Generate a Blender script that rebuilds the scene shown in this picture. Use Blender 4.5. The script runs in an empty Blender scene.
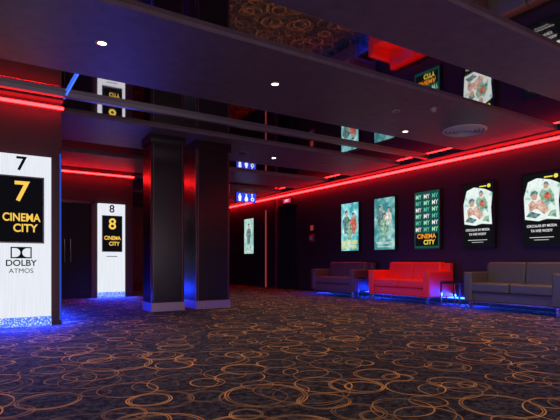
import bpy, bmesh, math, random
from mathutils import Vector, Matrix
random.seed(4)
scene = bpy.context.scene
COL = scene.collection
try:
    scene.view_settings.view_transform = 'Standard'
except Exception:
    pass

H = 0.8       # camera height
ZM = 2.90     # mirror ceiling
ZP = 2.86     # underside of matt ceiling panels
XR = 7.9      # right wall

# ---------------------------------------------------------------- materials
def principled(name, col, rough=0.5, metal=0.0, spec=0.5, emis=None, es=0.0, bump=0.0, bscale=40, var=0.0, coat=0.0):
    m = bpy.data.materials.new(name); m.use_nodes = True
    nt = m.node_tree; b = nt.nodes["Principled BSDF"]
    b.inputs["Base Color"].default_value = (*col, 1)
    b.inputs["Roughness"].default_value = rough
    b.inputs["Metallic"].default_value = metal
    b.inputs["Specular IOR Level"].default_value = spec
    b.inputs["Coat Weight"].default_value = coat
    if emis:
        b.inputs["Emission Color"].default_value = (*emis, 1)
        b.inputs["Emission Strength"].default_value = es
    if bump or var:
        tc = nt.nodes.new("ShaderNodeTexCoord")
        n = nt.nodes.new("ShaderNodeTexNoise"); n.inputs["Scale"].default_value = bscale; n.inputs["Detail"].default_value = 6
        nt.links.new(tc.outputs["Object"], n.inputs["Vector"])
        if bump:
            bp = nt.nodes.new("ShaderNodeBump"); bp.inputs["Strength"].default_value = bump; bp.inputs["Distance"].default_value = 0.01
            nt.links.new(n.outputs["Fac"], bp.inputs["Height"]); nt.links.new(bp.outputs["Normal"], b.inputs["Normal"])
        if var:
            mx = nt.nodes.new("ShaderNodeMix"); mx.data_type = 'RGBA'
            mx.inputs["A"].default_value = (*[c*(1-var) for c in col], 1)
            mx.inputs["B"].default_value = (*[min(1, c*(1+var)) for c in col], 1)
            nt.links.new(n.outputs["Fac"], mx.inputs["Factor"]); nt.links.new(mx.outputs["Result"], b.inputs["Base Color"])
    return m

def emit(name, col, s=1.0):
    m = bpy.data.materials.new(name); m.use_nodes = True
    nt = m.node_tree; nt.nodes.clear()
    e = nt.nodes.new("ShaderNodeEmission"); e.inputs[0].default_value = (*col, 1); e.inputs[1].default_value = s
    o = nt.nodes.new("ShaderNodeOutputMaterial"); nt.links.new(e.outputs[0], o.inputs[0])
    return m

def emit_noise(name, stops, scale=6, s=1.0, off=0.0, stretch=(1,1,1), interp='CONSTANT', detail=3):
    m = bpy.data.materials.new(name); m.use_nodes = True
    nt = m.node_tree; nt.nodes.clear()
    tc = nt.nodes.new("ShaderNodeTexCoord"); mp = nt.nodes.new("ShaderNodeMapping")
    mp.inputs["Location"].default_value = (off, off, off); mp.inputs["Scale"].default_value = stretch
    n = nt.nodes.new("ShaderNodeTexNoise"); n.inputs["Scale"].default_value = scale; n.inputs["Detail"].default_value = detail
    r = nt.nodes.new("ShaderNodeValToRGB"); r.color_ramp.interpolation = interp
    els = r.color_ramp.elements
    while len(els) < len(stops): els.new(0.5)
    for e_, (p, c) in zip(els, stops):
        e_.position = p; e_.color = (*c, 1)
    e = nt.nodes.new("ShaderNodeEmission"); e.inputs[1].default_value = s
    o = nt.nodes.new("ShaderNodeOutputMaterial")
    L = nt.links.new
    L(tc.outputs["Object"], mp.inputs[0]); L(mp.outputs[0], n.inputs["Vector"]); L(n.outputs["Fac"], r.inputs[0]); L(r.outputs[0], e.inputs[0]); L(e.outputs[0], o.inputs[0])
    return m

def carpet():
    m = bpy.data.materials.new("carpet_rings"); m.use_nodes = True
    nt = m.node_tree; b = nt.nodes["Principled BSDF"]; L = nt.links.new
    def math_(op, a, c=None, clamp=False):
        n = nt.nodes.new("ShaderNodeMath"); n.operation = op; n.use_clamp = clamp
        for i, v in enumerate((a, c)):
            if v is None: continue
            if isinstance(v, (int, float)): n.inputs[i].default_value = v
            else: L(v, n.inputs[i])
        return n.outputs[0]
    tc = nt.nodes.new("ShaderNodeTexCoord")
    total = None
    cfg = [((0, 0), 1.12, 2.3), ((3.37, 7.41), 1.5, 9.1), ((11.13, 2.77), 1.7, 4.7), ((5.71, 13.9), 2.1, 7.7), ((17.3, 8.2), 1.3, 1.2), ((2.1, 41.7), 1.6, 5.1)]
    for k, ((ox, oy), sc, sd) in enumerate(cfg):
        mp = nt.nodes.new("ShaderNodeMapping"); mp.inputs["Location"].default_value = (ox, oy, 0); mp.inputs["Rotation"].default_value = (0, 0, sd)
        L(tc.outputs["Object"], mp.inputs[0])
        no = nt.nodes.new("ShaderNodeTexNoise"); no.inputs["Scale"].default_value = 2.2; no.inputs["Detail"].default_value = 0
        L(mp.outputs[0], no.inputs["Vector"])
        sub = nt.nodes.new("ShaderNodeVectorMath"); sub.operation = 'SUBTRACT'; sub.inputs[1].default_value = (.5, .5, .5)
        L(no.outputs["Color"], sub.inputs[0])
        scl = nt.nodes.new("ShaderNodeVectorMath"); scl.operation = 'SCALE'; scl.inputs["Scale"].default_value = 0.04
        L(sub.outputs[0], scl.inputs[0])
        add = nt.nodes.new("ShaderNodeVectorMath"); add.operation = 'ADD'
        L(mp.outputs[0], add.inputs[0]); L(scl.outputs[0], add.inputs[1])
        v = nt.nodes.new("ShaderNodeTexVoronoi"); v.voronoi_dimensions = '2D'; v.inputs["Scale"].default_value = sc; v.inputs["Randomness"].default_value = 0.28
        L(add.outputs[0], v.inputs["Vector"])
        sep = nt.nodes.new("ShaderNodeSeparateColor"); L(v.outputs["Color"], sep.inputs[0])
        r = math_('ADD', math_('MULTIPLY', sep.outputs[0], 0.18), 0.18)
        w = 0.0040*sc
        def ring(rad, ww):
            d = math_('ABSOLUTE', math_('SUBTRACT', v.outputs["Distance"], rad))
            return math_('SUBTRACT', 1.4, math_('DIVIDE', d, ww), clamp=True)
        a = ring(r, w)
        c = ring(math_('SUBTRACT', r, 0.024), w*0.7)
        c = math_('MULTIPLY', c, math_('GREATER_THAN', sep.outputs[1], 0.6))
        both = math_('MAXIMUM', a, c)
        both = math_('MULTIPLY', both, math_('ADD', math_('MULTIPLY', sep.outputs[2], 0.8), 0.2))
        total = both if total is None else math_('MAXIMUM', total, both)
    nb = nt.nodes.new("ShaderNodeTexNoise"); nb.inputs["Scale"].default_value = 4; nb.inputs["Detail"].default_value = 1
    L(tc.outputs["Object"], nb.inputs["Vector"])
    brk = math_('ADD', math_('MULTIPLY', math_('SUBTRACT', nb.outputs["Fac"], 0.38), 3.0, clamp=True), .35, clamp=True)
    total = math_('MULTIPLY', total, brk)
    nz = nt.nodes.new("ShaderNodeTexNoise"); nz.inputs["Scale"].default_value = 30; nz.inputs["Detail"].default_value = 8
    nz.inputs["Roughness"].default_value = .65
    L(tc.outputs["Object"], nz.inputs["Vector"])
    cr = nt.nodes.new("ShaderNodeValToRGB")
    cr.color_ramp.elements[0].position = .42; cr.color_ramp.elements[0].color = (.008, .008, .008, 1)
    cr.color_ramp.elements[1].position = .70; cr.color_ramp.elements[1].color = (.085, .078, .072, 1)
    L(nz.outputs["Fac"], cr.inputs[0])
    mx = nt.nodes.new("ShaderNodeMix"); mx.data_type = 'RGBA'
    L(total, mx.inputs["Factor"]); L(cr.outputs[0], mx.inputs["A"]); mx.inputs["B"].default_value = (.95, .46, .10, 1)
    L(mx.outputs["Result"], b.inputs["Base Color"])
    b.inputs["Roughness"].default_value = .95; b.inputs["Specular IOR Level"].default_value = .1
    n3 = nt.nodes.new("ShaderNodeTexNoise"); n3.inputs["Scale"].default_value = 160
    L(tc.outputs["Object"], n3.inputs["Vector"])
    bp = nt.nodes.new("ShaderNodeBump"); bp.inputs["Strength"].default_value = .4; bp.inputs["Distance"].default_value = .01
    L(n3.outputs["Fac"], bp.inputs["Height"]); L(bp.outputs["Normal"], b.inputs["Normal"])
    return m

M_carpet = carpet()
M_mirror = principled("black_mirror", (.60, .54, .56), .03, 1.0)
M_panel = principled("purple_ceiling_plaster", (.155, .105, .145), .5, 0, .4, bump=.3, bscale=7, var=.35)
M_added_soffit = principled("added_dark_soffit", (.04, .02, .028), .6)
M_wall = principled("dark_plum_wall", (.034, .016, .022), .5, 0, .4, bump=.1, bscale=30, var=.2)
M_wall2 = principled("dark_maroon_wall", (.055, .015, .023), .5, 0, .4, var=.2, bscale=6)
M_col = principled("dark_column_lacquer", (.014, .008, .016), .24, 0, .5)
M_colr = principled("column_trim", (.20, .06, .10), .3, .6)
M_skirt = principled("brushed_steel_skirting", (.45, .34, .40), .35, .8)
M_black = principled("black_gloss", (.008, .008, .009), .2)
M_blackm = principled("black_matt", (.012, .011, .013), .6)
M_frame = principled("poster_frame_black", (.01, .01, .012), .3)
M_chrome = principled("chrome", (.75, .75, .78), .12, 1.0)
M_white = emit_noise("sign_white", [(0, (.66, .70, .80)), (.6, (.84, .87, .94)), (1, (.70, .74, .84))], 1.6, 1.0, stretch=(40, 1, 1), interp='LINEAR', detail=6)
M_yel = emit("sign_yellow", (1, .62, .10), 1.0)
M_ink = emit("sign_ink", (.004, .004, .006), 1)
M_wtxt = emit("poster_white", (.85, .85, .85), 1)
M_red = emit("red_led", (1.0, .012, .014), 20)
M_redp = emit("pink_led", (1.0, .12, .16), .25)
M_blue = emit("blue_led", (.02, .10, 1.0), 14)
M_bluesoft = emit("blue_reflection_glow", (.05, .16, 1.0), 1.6)
M_bluerock = emit_noise("blue_lit_base", [(0, (.01, .03, .3)), (.5, (.08, .2, .9)), (.7, (.75, .85, 1))], 60, 1.2, interp='LINEAR')
M_lamp = emit("lamp_warm", (1, .86, .72), 9)
M_ring = principled("lamp_ring", (.35, .33, .36), .4, .4)

# ---------------------------------------------------------------- geometry helpers
def obj_from_bm(name, bm, mat, parent=None, loc=(0, 0, 0), smooth=False):
    me = bpy.data.meshes.new(name); bm.to_mesh(me); bm.free()
    if mat: me.materials.append(mat)
    if smooth:
        for p in me.polygons: p.use_smooth = True
    o = bpy.data.objects.new(name, me); COL.objects.link(o); o.location = loc
    if parent: o.parent = parent
    return o

def box(name, x0, x1, y0, y1, z0, z1, mat, parent=None, bevel=0.0, seg=3):
    bm = bmesh.new(); bmesh.ops.create_cube(bm, size=1)
    c = Vector(((x0+x1)/2, (y0+y1)/2, (z0+z1)/2))
    for v in bm.verts:
        v.co = Vector((v.co.x*(x1-x0), v.co.y*(y1-y0), v.co.z*(z1-z0)))
    if bevel:
        bmesh.ops.bevel(bm, geom=list(bm.edges), offset=bevel, segments=seg, profile=.6, affect='EDGES')
    return obj_from_bm(name, bm, mat, parent, c, smooth=False if not bevel else True)

def cyl(name, loc, r, h, mat, parent=None, seg=32, r2=None, axis='Z'):
    bm = bmesh.new(); bmesh.ops.create_cone(bm, cap_ends=True, segments=seg, radius1=r, radius2=r if r2 is None else r2, depth=h)
    if axis == 'X': bmesh.ops.rotate(bm, verts=bm.verts, matrix=Matrix.Rotation(math.pi/2, 3, 'Y'))
    if axis == 'Y': bmesh.ops.rotate(bm, verts=bm.verts, matrix=Matrix.Rotation(math.pi/2, 3, 'X'))
    return obj_from_bm(name, bm, mat, parent, loc)

def empty(name, loc=(0, 0, 0), rotz=0):
    e = bpy.data.objects.new(name, None); COL.objects.link(e); e.location = loc; e.rotation_euler = (0, 0, rotz); e.empty_display_size = .1
    return e

def poly(parent, pts, y, mat, name="shape"):
    bm = bmesh.new(); vs = [bm.verts.new((p[0], y, p[1])) for p in pts]; bm.faces.new(vs)
    return obj_from_bm(name, bm, mat, parent)

def rect(parent, x0, x1, z0, z1, y, mat, name="shape"):
    return poly(parent, [(x0, z0), (x1, z0), (x1, z1), (x0, z1)], y, mat, name)

def disc(parent, cx, cz, rx, rz, y, mat, name="shape", n=24, jit=0):
    return poly(parent, [(cx+rx*(1+random.uniform(-jit, jit))*math.cos(a), cz+rz*(1+random.uniform(-jit, jit))*math.sin(a)) for a in [2*math.pi*i/n for i in range(n)]], y, mat, name)

def text(parent, s, x, z, size, y, mat, name="lettering", offset=0.0, sx=1.0, ang=0.0):
    cu = bpy.data.curves.new(name, 'FONT'); cu.body = s; cu.size = size; cu.align_x = 'CENTER'; cu.align_y = 'CENTER'; cu.offset = offset
    t = bpy.data.objects.new(name, cu); COL.objects.link(t)
    bpy.context.view_layer.update()
    me = bpy.data.meshes.new_from_object(t.evaluated_get(bpy.context.evaluated_depsgraph_get()))
    bpy.data.objects.remove(t)
    me.transform(Matrix.Translation((x, y, z)) @ Matrix.Rotation(ang, 4, 'Y') @ Matrix.Rotation(math.pi/2, 4, 'X') @ Matrix.Diagonal((sx, 1, 1, 1)))
    me.materials.clear(); me.materials.append(mat)
    o = bpy.data.objects.new(name, me); COL.objects.link(o); o.parent = parent
    return o

def strip_light(name, a, b, aim, width, power, col):
    """area lamp running from a to b, shining in direction aim"""
    a, b, aim = Vector(a), Vector(b), Vector(aim).normalized()
    l = bpy.data.lights.new(name, 'AREA'); l.shape = 'RECTANGLE'; l.size = (b-a).length; l.size_y = width; l.energy = power; l.color = col
    x = (b-a).normalized(); z = -aim; y = z.cross(x).normalized()
    M = Matrix((x, y, z)).transposed().to_4x4(); M.translation = (a+b)/2
    o = bpy.data.objects.new(name, l); COL.objects.link(o); o.matrix_world = M
    return o

# ---------------------------------------------------------------- room shell
YB, YF, XL = -4.0, 18.0, -6.0
box("floor", XL-.2, XR+.2, YB-.2, YF+.2, -.1, 0, M_carpet)
box("ceiling", XL-.2, XR+.2, YB-.2, YF+.2, ZM, ZM+.1, M_mirror)
strips = [(-3.9, -.6), (0.1, 1.55), (2.47, 3.24), (3.95, 5.62), (6.44, 6.52), (7.2, 8.75), (9.65, 11.1), (11.8, 13.4), (14.2, 17.9)]
M_rail = principled("metal_rail", (.20, .18, .22), .35, .5)
for i, (a, b_) in enumerate(strips):
    if b_-a < .2:
        box("trim_%d" % (i+1), XL, XR-.24, a, b_, ZM-.05, ZM, M_rail)
    else:
        box("ceiling_panel" if i == 0 else "ceiling_panel.%03d" % i, XL, XR-.24, a, b_, ZP, ZM, M_panel)
box("trim_40_added_soffit", XR-.24, XR, YB, YF, 2.845, ZM, M_added_soffit)  # added under the mirror to hide the red LED's reflection
box("trim_41_added_soffit", XL, .98, 6.60, 6.77, 2.845, ZM, M_added_soffit)  # likewise added, so the entrance LED isn't doubled in the mirror
box("wall_right", XR, XR+.2, YB, YF, 0, ZM, M_wall)
box("wall_far", XL, XR, YF, YF+.2, 0, ZM, M_wall2)
box("wall_rear", XL, XR, YB-.2, YB, 0, ZM, M_wall)
box("wall_left", XL-.2, XL, YB, YF, 0, ZM, M_wall2)
box("wall_entrance", XL, .98, 6.77, 7.3, 0, ZM, M_wall2)
box("wall_corridor", .45, .98, 7.3, 9.6, 0, ZM, M_wall2)
box("wall_entrance_far", XL, 3.18, 11.35, 12.0, 0, ZM, M_wall2)
box("baseboard_right", XR-.015, XR, YB, 11.3, 0, .10, M_blackm)

# LED strips (ceiling coves and skirting)
box("trim_30_red_led", XR-.035, XR-.002, YB, 17.9, 2.765, 2.805, M_red)
box("trim_31_red_led", XL+.1, 1.0, 6.735, 6.765, 2.77, 2.80, M_red)
box("trim_32_red_led", XL+.1, 3.2, 11.315, 11.345, 2.77, 2.80, M_red)
box("trim_33_blue_reflection", .978, .994, 5.63, 6.6, ZM-.035, ZM-.02, M_bluesoft)  # glowing bar standing in for a blue reflection in the ceiling mirror
box("trim_34_blue_led", XR-.07, XR-.02, 2.6, 9.9, .10, .125, M_blue)
box("trim_35_blue_led", .955, .972, 6.752, 6.768, .05, 2.2, emit("blue_edge", (.05, .15, 1), .5))
BL = (.006, .035, 1.0)
strip_light("blue_wall_base_light", (XR-.08, 2.0, .16), (XR-.08, 10.2, .16), (-1, 0, -.65), .05, 300, BL)
strip_light("blue_sign_base_light", (-.6, 6.62, .14), (.95, 6.62, .14), (0, -1, -.9), .05, 85, BL)
strip_light("blue_sign_base_light.001", (2.3, 11.2, .14), (3.1, 11.2, .14), (0, -1, -.7), .05, 70, BL)
strip_light("blue_corridor_light", (1.02, 6.8, .16), (1.02, 9.4, .16), (1, 0, -1.2), .05, 120, BL)
RD = (1.0, .008, .012)
strip_light("red_cove_light", (XR-.07, 1.0, 2.75), (XR-.07, 17.0, 2.75), (-.2, 0, -1), .05, 70, RD)
strip_light("red_cove_light.001", (-3, 6.7, 2.75), (.95, 6.7, 2.75), (0, -.35, -1), .05, 15, RD)
strip_light("red_cove_light.002", (-1, 11.28, 2.75), (3.1, 11.28, 2.75), (0, -.5, -1), .05, 24, RD)

# ---------------------------------------------------------------- columns
def column(x0, y0, w, d):
    e = empty("column", (x0+w/2, y0+d/2, 0))
    hw, hd = w/2, d/2
    s = box("shaft", -hw, hw, -hd, hd, .13, ZP, M_col, e, bevel=.01, seg=1)
    for p in s.data.polygons: p.use_smooth = False
    box("skirting", -hw-.008, hw+.008, -hd-.008, hd+.008, 0, .14, M_skirt, e)
    for sx in (-hw+.03, hw-.03):
        box("edge_trim", sx-.006, sx+.006, -hd-.006, -hd+.001, .14, ZP, M_colr, e)
    box("edge_trim", -hw-.006, -hw+.001, -hd+.02, -hd+.05, .14, ZP, M_colr, e)
    box("collar", -hw-.02, hw+.02, -hd-.02, hd+.02, 2.72, ZP, M_col, e)
    return e
column(2.42, 7.57, .55, .46)
column(3.19, 7.57, .62, .58)

# ---------------------------------------------------------------- number signs
def number_sign(num, cx, yf, dolby, hw=.335):
    e = empty("illuminated_number_sign", (cx, yf, 0))
    box("panel", -hw, hw, 0, .09, .12, 2.12, M_white, e)
    box("lit_base", -hw-.005, hw+.005, .01, .09, 0, .12, M_bluerock, e)
    text(e, num, 0, 2.0, .24, -.004, M_ink, offset=.004)
    q = hw/.335
    box("screen_frame", -.25*q, .25*q, -.045, 0, 1.03, 1.85, M_black, e)
    for x0, x1, z0, z1 in ((-.25, .25, 1.835, 1.85), (-.25, .25, 1.03, 1.045), (-.25, -.235, 1.03, 1.85), (.235, .25, 1.03, 1.85)):
        rect(e, x0*q, x1*q, z0, z1, -.0465, M_rail, "bezel")
    rect(e, -.235*q, .235*q, 1.045, 1.835, -.047, M_ink, "screen")
    text(e, num, 0, 1.65, .34, -.05, M_yel, offset=.006)
    text(e, "CINEMA", 0, 1.34, .135*q, -.05, M_yel, offset=.003, sx=.82)
    text(e, "CITY", .04, 1.21, .135*q, -.05, M_yel, offset=.003, sx=.9)
    if dolby:
        rect(e, -.115, .115, .845, .985, -.003, M_ink, "logo_plate")
        for s in (-1, 1):
            pts = [(s*.10, .86), (s*.10, .97)] + [(s*(.065-.055*math.sin(a)), .915+.055*math.cos(a)) for a in [math.pi*i/10 for i in range(11)]]
            poly(e, pts, -.006, M_white, "logo_d")
        text(e, "DOLBY", 0, .785, .105, -.004, M_ink, offset=.002)
        text(e, "ATMOS", 0, .69, .08, -.004, M_ink, offset=.0)
    else:
        rect(e, -.12, .12, .92, .935, -.003, M_ink, "rule")
    return e
number_sign("7", .51, 6.675, True)
number_sign("8", 2.68, 11.25, False, .295)

# ---------------------------------------------------------------- doors
e = empty("door_1", (1.75, 11.35, 0))
w, h = 1.0, 2.1
box("leaf_left", -w/2, -.004, -.03, 0, .01, h, M_blackm, e)
box("leaf_right", .004, w/2, -.03, 0, .01, h, M_blackm, e)
for s in (-1, 1):
    box("jamb", min(s*(w/2), s*(w/2+.06)), max(s*(w/2), s*(w/2+.06)), -.05, 0, 0, h+.06, M_colr, e)
    cyl("pull_handle", (s*.06, -.07, 1.05), .012, .5, M_chrome, e, 12)
box("head", -w/2-.06, w/2+.06, -.05, 0, h, h+.06, M_colr, e)
e = empty("door_2", (XR, 11.85, 0), -math.pi/2)
box("leaf", -.43, .43, -.02, 0, .01, 2.40, M_blackm, e)
for s in (-1, 1):
    box("jamb", s*.46-.03, s*.46+.03, -.05, 0, 0, 2.46, M_col, e)
box("head", -.49, .49, -.05, 0, 2.40, 2.46, M_col, e)
box("lever_handle", .30, .40, -.07, -.05, 1.0, 1.03, M_chrome, e)
box("trim_20", XR-.03, XR, 13.1, 13.14, .0, 2.45, M_redp)
box("trim_21", XR-.10, XR, 12.40, 12.46, .0, 2.74, M_colr)

# restroom sign
e = empty("restroom_sign", (6.06, 11.08, 2.36))
box("housing", -.30, .30, 0, .05, 0, .26, M_black, e)
rect(e, -.29, .29, .01, .25, -.003, emit("sign_blue", (.03, .06, .8), 1.1), "face")
W = emit("pictogram", (.75, .85, 1), 1.5)
for cx in (-.19, 0, ):
    disc(e, cx, .20, .022, .022, -.006, W, "head")
    poly(e, [(cx-.045, .17), (cx+.045, .17), (cx+.03, .03), (cx-.03, .03)] if cx < -.1 else [(cx-.02, .17), (cx+.02, .17), (cx+.055, .07), (cx+.02, .03), (cx-.02, .03), (cx-.055, .07)], -.006, W, "body")
disc(e, .185, .09, .05, .05, -.006, W, "wheel"); disc(e, .185, .09, .03, .03, -.008, M_ink, "wheel_hole")
rect(e, .16, .18, .09, .19, -.009, W, "body"); disc(e, .17, .215, .02, .02, -.009, W, "head")
for s in (-.2, .2):
    cyl("hanger", (s, .025, .40), .006, .28, M_chrome, e, 8)
e = empty("exit_sign", (XR-.03, 11.85, 2.53), -math.pi/2)
box("housing", -.22, .22, -.02, .03, 0, .16, M_black, e)
rect(e, -.2, .2, .02, .14, -.024, emit("exit_red", (.8, .03, .12), .9), "face")
text(e, "EXIT", 0, .08, .1, -.027, W)
e = empty("fire_alarm_box", (XR, 10.65, 1.35), -math.pi/2)
box("case", -.1, .1, -.05, 0, 0, .22, principled("alarm_red", (.3, .01, .01), .4), e, bevel=.01)
box("plate", -.09, .09, -.02, 0, .3, .48, M_blackm, e)
rect(e, -.07, .07, .32, .46, -.022, emit("plate_red", (.5, .05, .06), .5), "label")
rect(e, -.07, .07, .05, .17, -.052, principled("label", (.5, .5, .5)), "window")

# ---------------------------------------------------------------- posters
PW, PH, PZ = .63, 1.17, 1.08
def frame(y):
    e = empty("poster_lightbox", (XR, y-.05, PZ), -math.pi/2)
    box("case", -PW/2-.03, PW/2+.03, -.06, 0, -.03, PH+.03, M_frame, e)
    return e
S = 1.0
NEG = -.062
def poster_bg(e, mat): rect(e, -PW/2, PW/2, 0, PH, NEG, mat, "print")
c = lambda n, r, g, b, s=S: emit(n, (r, g, b), s)
teal = emit_noise("p_teal", [(0, (.02, .18, .22)), (.40, (.06, .38, .44)), (.52, (.25, .68, .72)), (.66, (.78, .93, .90))], 5, S, off=3, interp='LINEAR', detail=5)
teal2 = emit_noise("p_teal2", [(0, (.02, .10, .11)), (.42, (.06, .26, .28)), (.55, (.20, .50, .48)), (.7, (.6, .75, .68))], 6, S, off=7, interp='LINEAR', detail=5)
dk = c("p_dark", .01, .03, .035); skin = c("p_skin", .6, .36, .26); pyel = c("p_yellow", .95, .75, .08); pred = c("p_red", .6, .05, .05); org = c("p_orange", .95, .33, .03)
pgreen = c("p_green", .01, .07, .06); mint = c("p_mint", .35, .8, .55); blk = c("p_black", .006, .006, .008)
def cloth(n, a, b_, off): return emit_noise(n, [(.3, a), (.5, b_), (.7, tuple(min(1, x*1.8+.05) for x in b_))], 16, S, off=off, interp='LINEAR', detail=4)
cl1 = cloth("cl1", (.02, .05, .06), (.12, .22, .22), 1); cl2 = cloth("cl2", (.2, .03, .03), (.55, .12, .08), 2); cl3 = cloth("cl3", (.03, .12, .1), (.25, .42, .3), 3); cl4 = cloth("cl4", (.25, .25, .22), (.6, .6, .55), 4)
def person(e, x, z, s, body, y=NEG-.003, head=skin):
    poly(e, [(x-.08*s, z-.1*s), (x+.07*s, z-.1*s), (x+.10*s, z+.10*s), (x+.14*s, z+.05*s), (x+.12*s, z+.27*s), (x+.05*s, z+.33*s), (x-.05*s, z+.33*s), (x-.12*s, z+.27*s), (x-.15*s, z+.1*s), (x-.10*s, z+.12*s)], y, body, "figure")
    disc(e, x+.01*s, z+.39*s, .042*s, .06*s, y-.001, head, "face")
    poly(e, [(x-.045*s, z+.38*s), (x-.045*s, z+.45*s), (x, z+.475*s), (x+.05*s, z+.45*s), (x+.05*s, z+.41*s), (x+.02*s, z+.44*s), (x-.02*s, z+.43*s)], y-.002, dk, "hair")

e = frame(9.08); poster_bg(e, teal)
person(e, -.12, .52, 1.0, cl1); person(e, .14, .5, .9, cl2); person(e, .0, .36, .85, cl3)
text(e, "THE BLUES", 0, .2, .12, NEG-.01, pyel, offset=.003); text(e, "BROTHER", 0, .09, .12, NEG-.01, pyel, offset=.003)
e = frame(7.9); poster_bg(e, teal2)
person(e, -.13, .62, .8, cl1); person(e, .13, .6, .75, cl4); person(e, 0, .38, .95, cl3)
text(e, "WHITE NIGHT", 0, .15, .075, NEG-.01, M_wtxt, offset=.001); rect(e, -.2, .2, .06, .07, NEG-.01, M_wtxt)
e = frame(6.70); poster_bg(e, pgreen)
pm = c("p_dimmint", .12, .5, .38)
for r_ in range(6):
    for q in range(3):
        text(e, "MY", -.21+q*.21, 1.06-r_*.135, .13, NEG-.004, [mint, M_wtxt, pm][(r_*2+q) % 3], offset=.001, sx=.85)
rect(e, -.29, .29, .05, .31, NEG-.006, blk)
text(e, "CINEMA", 0, .245, .13, NEG-.01, org, offset=.003); text(e, "CITY", .07, .12, .13, NEG-.01, pyel, offset=.003)
def film(y, off):
    e = frame(y); poster_bg(e, blk)
    img = emit_noise("p_img", [(0, (.05, .16, .16)), (.36, (.20, .45, .40)), (.44, (.72, .86, .80)), (.62, (.90, .95, .92)), (.70, (.35, .62, .56))], 6, S, off=off, interp='LINEAR', detail=5)
    pts = [(-.28, .43), (-.05, .39), (.08, .42), (.29, .40), (.27, .7), (.30, .97), (.14, 1.05), (-.08, 1.10), (-.23, 1.05), (-.30, .8)]
    poly(e, pts, NEG-.003, img, "picture")
    fs = emit_noise("p_skin_var", [(.3, (.25, .06, .06)), (.48, (.62, .36, .28)), (.62, (.82, .62, .52))], 14, S, off=off, interp='LINEAR', detail=4)
    poly(e, [(-.20, .56), (-.08, .60), (.04, .50), (.13, .56), (.06, .66), (.0, .76), (-.10, .70), (-.16, .74), (-.22, .68)], NEG-.005, fs, "figure")
    poly(e, [(.0, .74), (.06, .66), (.14, .70), (.21, .62), (.20, .80), (.13, .93), (.07, .88), (.0, .90), (-.04, .82)], NEG-.006, cl3, "figure")
    poly(e, [(.02, .80), (.10, .72), (.16, .78), (.10, .86)], NEG-.0065, cl2, "figure")
    disc(e, -.12, .80, .05, .06, NEG-.007, skin, "face", jit=.08); disc(e, .07, .96, .04, .05, NEG-.007, skin, "face", jit=.08)
    poly(e, [(-.19, .8), (-.17, .88), (-.1, .90), (-.06, .86), (-.07, .82), (-.12, .85)], NEG-.008, cl1, "hair")
    poly(e, [(.03, .98), (.05, 1.03), (.1, 1.02), (.12, .96), (.08, .99)], NEG-.008, cl1, "hair")
    poly(e, [(-.26, .48), (-.1, .44), (-.01, .50), (-.10, .53), (-.18, .56)], NEG-.006, cl1, "figure")
    poly(e, [(.1, .47), (.24, .44), (.23, .56), (.15, .54)], NEG-.006, cl3, "figure")
    disc(e, .23, 1.10, .035, .035, NEG-.009, pyel, "badge")
    rect(e, .04, .18, 1.09, 1.11, NEG-.009, pyel)
    text(e, "CIRCULAR BY MODA", 0, .31, .058, NEG-.01, M_wtxt, offset=.001, sx=.9)
    text(e, "TA WIE WODY", 0, .23, .058, NEG-.01, M_wtxt, offset=.001, sx=.9)
    rect(e, -.2, .2, .12, .128, NEG-.01, M_wtxt); rect(e, -.12, .12, .08, .086, NEG-.01, M_wtxt)
film(5.52, 2.0); film(4.34, 2.0); film(3.16, 5.0)
e = frame(14.2); poster_bg(e, emit_noise("p_far", [(0, (.1, .3, .3)), (.5, (.45, .75, .68)), (.7, (.85, .9, .8))], 5, .9, off=11, interp='LINEAR'))
person(e, 0, .45, 1.2, cl1); text(e, "SPLIT", 0, .15, .16, NEG-.01, dk)

# ---------------------------------------------------------------- sofas
def sofa(yc, name, mat, L_=1.60):
    e = empty(name, (7.12, yc, 0), -math.pi/2)
    w = L_/2
    def soft(n, *a, bevel=.035): return box(n, *a, mat, e, bevel=bevel, seg=4)
    soft("seat_base", -w+.12, w-.12, .03, .66, .14, .30, bevel=.015)
    soft("seat_cushion_1", -w+.13, .0-.003, .0, .56, .29, .45)
    soft("seat_cushion_2", .003, w-.13, .0, .56, .29, .45)
    for s in (-1, 1):
        x0, x1 = sorted((s*(w-.15), s*w))
        a = soft("arm_1" if s < 0 else "arm_2", x0, x1, -.01, .70, .13, .63, bevel=.03)
        for v in a.data.vertices:
            if v.co.z > 0: v.co.x += s*.012
    for nm, x0, x1 in (("back_cushion_1", -w+.13, -.003), ("back_cushion_2", .003, w-.13)):
        b = soft(nm, x0, x1, .46, .62, .42, .80)
        for v in b.data.vertices: v.co.y += v.co.z*.14
    soft("back_frame", -w+.02, w-.02, .60, .74, .14, .78, bevel=.03)
    for s in (-1, 1):
        for yy in (.06, .62):
            box("leg", s*(w-.08)-.018, s*(w-.08)+.018, yy-.018, yy+.018, 0, .15, M_chrome, e)
    box("front_rail", -w+.08, w-.08, .05, .07, .12, .145, M_chrome, e)
    return e
M_sofa_p = principled("aubergine_leather", (.10, .042, .07), .40, 0, .5, bump=.3, bscale=60)
M_sofa_r = principled("red_leather", (1.0, .028, .022), .40, 0, .5, bump=.3, bscale=60)
M_sofa_g = principled("charcoal_leather", (.095, .09, .08), .40, 0, .5, bump=.3, bscale=60)
sofa(8.86, "sofa", M_sofa_p, 1.54); sofa(6.79, "sofa.001", M_sofa_r); sofa(4.42, "sofa.002", M_sofa_g, 1.62)

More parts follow.
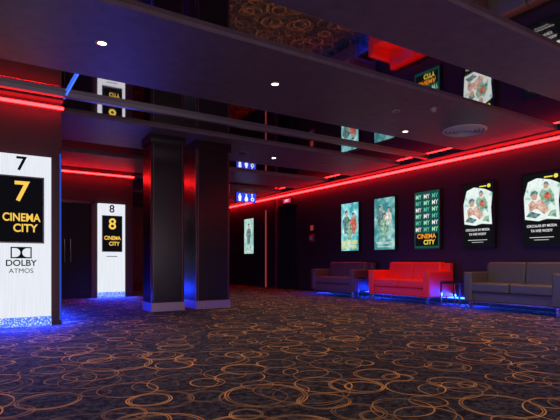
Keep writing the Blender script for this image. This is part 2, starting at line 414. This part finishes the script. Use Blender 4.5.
def side_table(yc):
    e = empty("side_table", (7.42, yc, 0), -math.pi/2)
    hw = .21
    box("top", -hw, hw, -hw, hw, .43, .455, M_black, e, bevel=.006, seg=2)
    for sx in (-1, 1):
        for sy in (-1, 1):
            box("leg", sx*(hw-.015)-.012, sx*(hw-.015)+.012, sy*(hw-.015)-.012, sy*(hw-.015)+.012, 0, .43, M_chrome, e)
        box("runner", sx*(hw-.015)-.012, sx*(hw-.015)+.012, -hw+.02, hw-.02, 0, .02, M_chrome, e)
        box("rail_x", sx*(hw-.015)-.012, sx*(hw-.015)+.012, -hw+.02, hw-.02, .405, .43, M_chrome, e)
    box("rail_f", -hw+.02, hw-.02, -hw, -hw+.024, .405, .43, M_chrome, e)
side_table(5.60); side_table(3.33); side_table(7.84)

# ---------------------------------------------------------------- ceiling fixtures
def downlight(x, y, on=True, power=110):
    e = empty("ceiling_downlight", (x, y, ZP))
    bm = bmesh.new()
    n = 28
    prof = [(.060, 0), (.060, -.006), (.040, -.008), (.038, -.003), (.038, -.001)]
    rings = [[bm.verts.new((r*math.cos(2*math.pi*i/n), r*math.sin(2*math.pi*i/n), z)) for i in range(n)] for r, z in prof]
    for a, b_ in zip(rings, rings[1:]):
        for i in range(n): bm.faces.new((a[i], a[(i+1) % n], b_[(i+1) % n], b_[i]))
    obj_from_bm("trim_ring", bm, M_ring, e, smooth=True)
    cyl("lens", (0, 0, -.003), .038, .004, M_lamp if on else M_black, e, 24)
    if on:
        l = bpy.data.lights.new("lamp", 'SPOT'); l.energy = power; l.spot_size = math.radians(125); l.spot_blend = .9; l.shadow_soft_size = .05; l.color = (1, .93, .82)
        o = bpy.data.objects.new("lamp", l); COL.objects.link(o); o.parent = e; o.location = (0, 0, -.03)
for x in (-2.8, -.9, 1.03, 2.95): downlight(x, 4.7, True, 80)
downlight(4.87, 4.66, False)
downlight(6.3, 2.85, True, 110)
downlight(5.75, 5.3, True, 95)  # extra spot added to brighten the red sofa
downlight(5.03, 8.06, True, 85)
downlight(6.3, 8.06, False)
downlight(5.1, 10.4, True, 60)
for x in (-1, 1.5, 3.8): downlight(x, .8, True, 60)
downlight(6.2, .8, True, 80)
for x in (-2, 1.5, 5): downlight(x, -2.2, True, 50)

e = empty("ceiling_air_diffuser", (6.47, 4.75, ZP))
bm = bmesh.new(); n = 40
for k, r in enumerate((.33, .27, .21, .15, .09)):
    a = [[bm.verts.new((rr*math.cos(2*math.pi*i/n), rr*math.sin(2*math.pi*i/n), zz)) for i in range(n)] for rr, zz in ((r, 0), (r, -.014), (r-.035, -.03), (r-.035, 0))]
    for p, q in zip(a, a[1:]):
        for i in range(n): bm.faces.new((p[i], p[(i+1) % n], q[(i+1) % n], q[i]))
obj_from_bm("louvre_rings", bm, principled("diffuser_metal", (.6, .55, .6), .5), e, smooth=False)
cyl("core", (0, 0, -.004), .30, .008, M_blackm, e, 40)
e = empty("smoke_detector", (5.2, 4.3, ZP))
cyl("base", (0, 0, -.01), .05, .02, M_ring, e); cyl("sensor", (0, 0, -.035), .03, .03, M_ring, e, r2=.04)
e = empty("ceiling_speaker", (4.3, 8.0, ZP))
cyl("rim", (0, 0, -.006), .11, .012, M_ring, e); cyl("grille", (0, 0, -.014), .09, .006, M_blackm, e)

# ---------------------------------------------------------------- added fill lights behind / left of the camera, no real fixtures
strip_light("rear_fill_light", (-4, YB+.05, 1.3), (6.5, YB+.05, 1.3), (0, 1, .05), 2.3, 125, (1.0, .84, .92))
strip_light("left_fill_light", (XL+.05, 5.5, 1.3), (XL+.05, -3, 1.3), (1, 0, .05), 2.0, 80, (1.0, .86, .92))
w = bpy.data.worlds.new("world"); scene.world = w; w.use_nodes = True
w.node_tree.nodes["Background"].inputs[0].default_value = (.02, .015, .03, 1); w.node_tree.nodes["Background"].inputs[1].default_value = .3

# ---------------------------------------------------------------- camera
cam = bpy.data.cameras.new("camera"); co = bpy.data.objects.new("camera", cam); COL.objects.link(co)
cam.sensor_width = 36; cam.lens = 480/560*36; cam.shift_y = 52/560; cam.clip_start = .05
co.location = (0, 0, H); co.rotation_euler = (math.radians(90), 0, -math.radians(32.7))
scene.camera = co
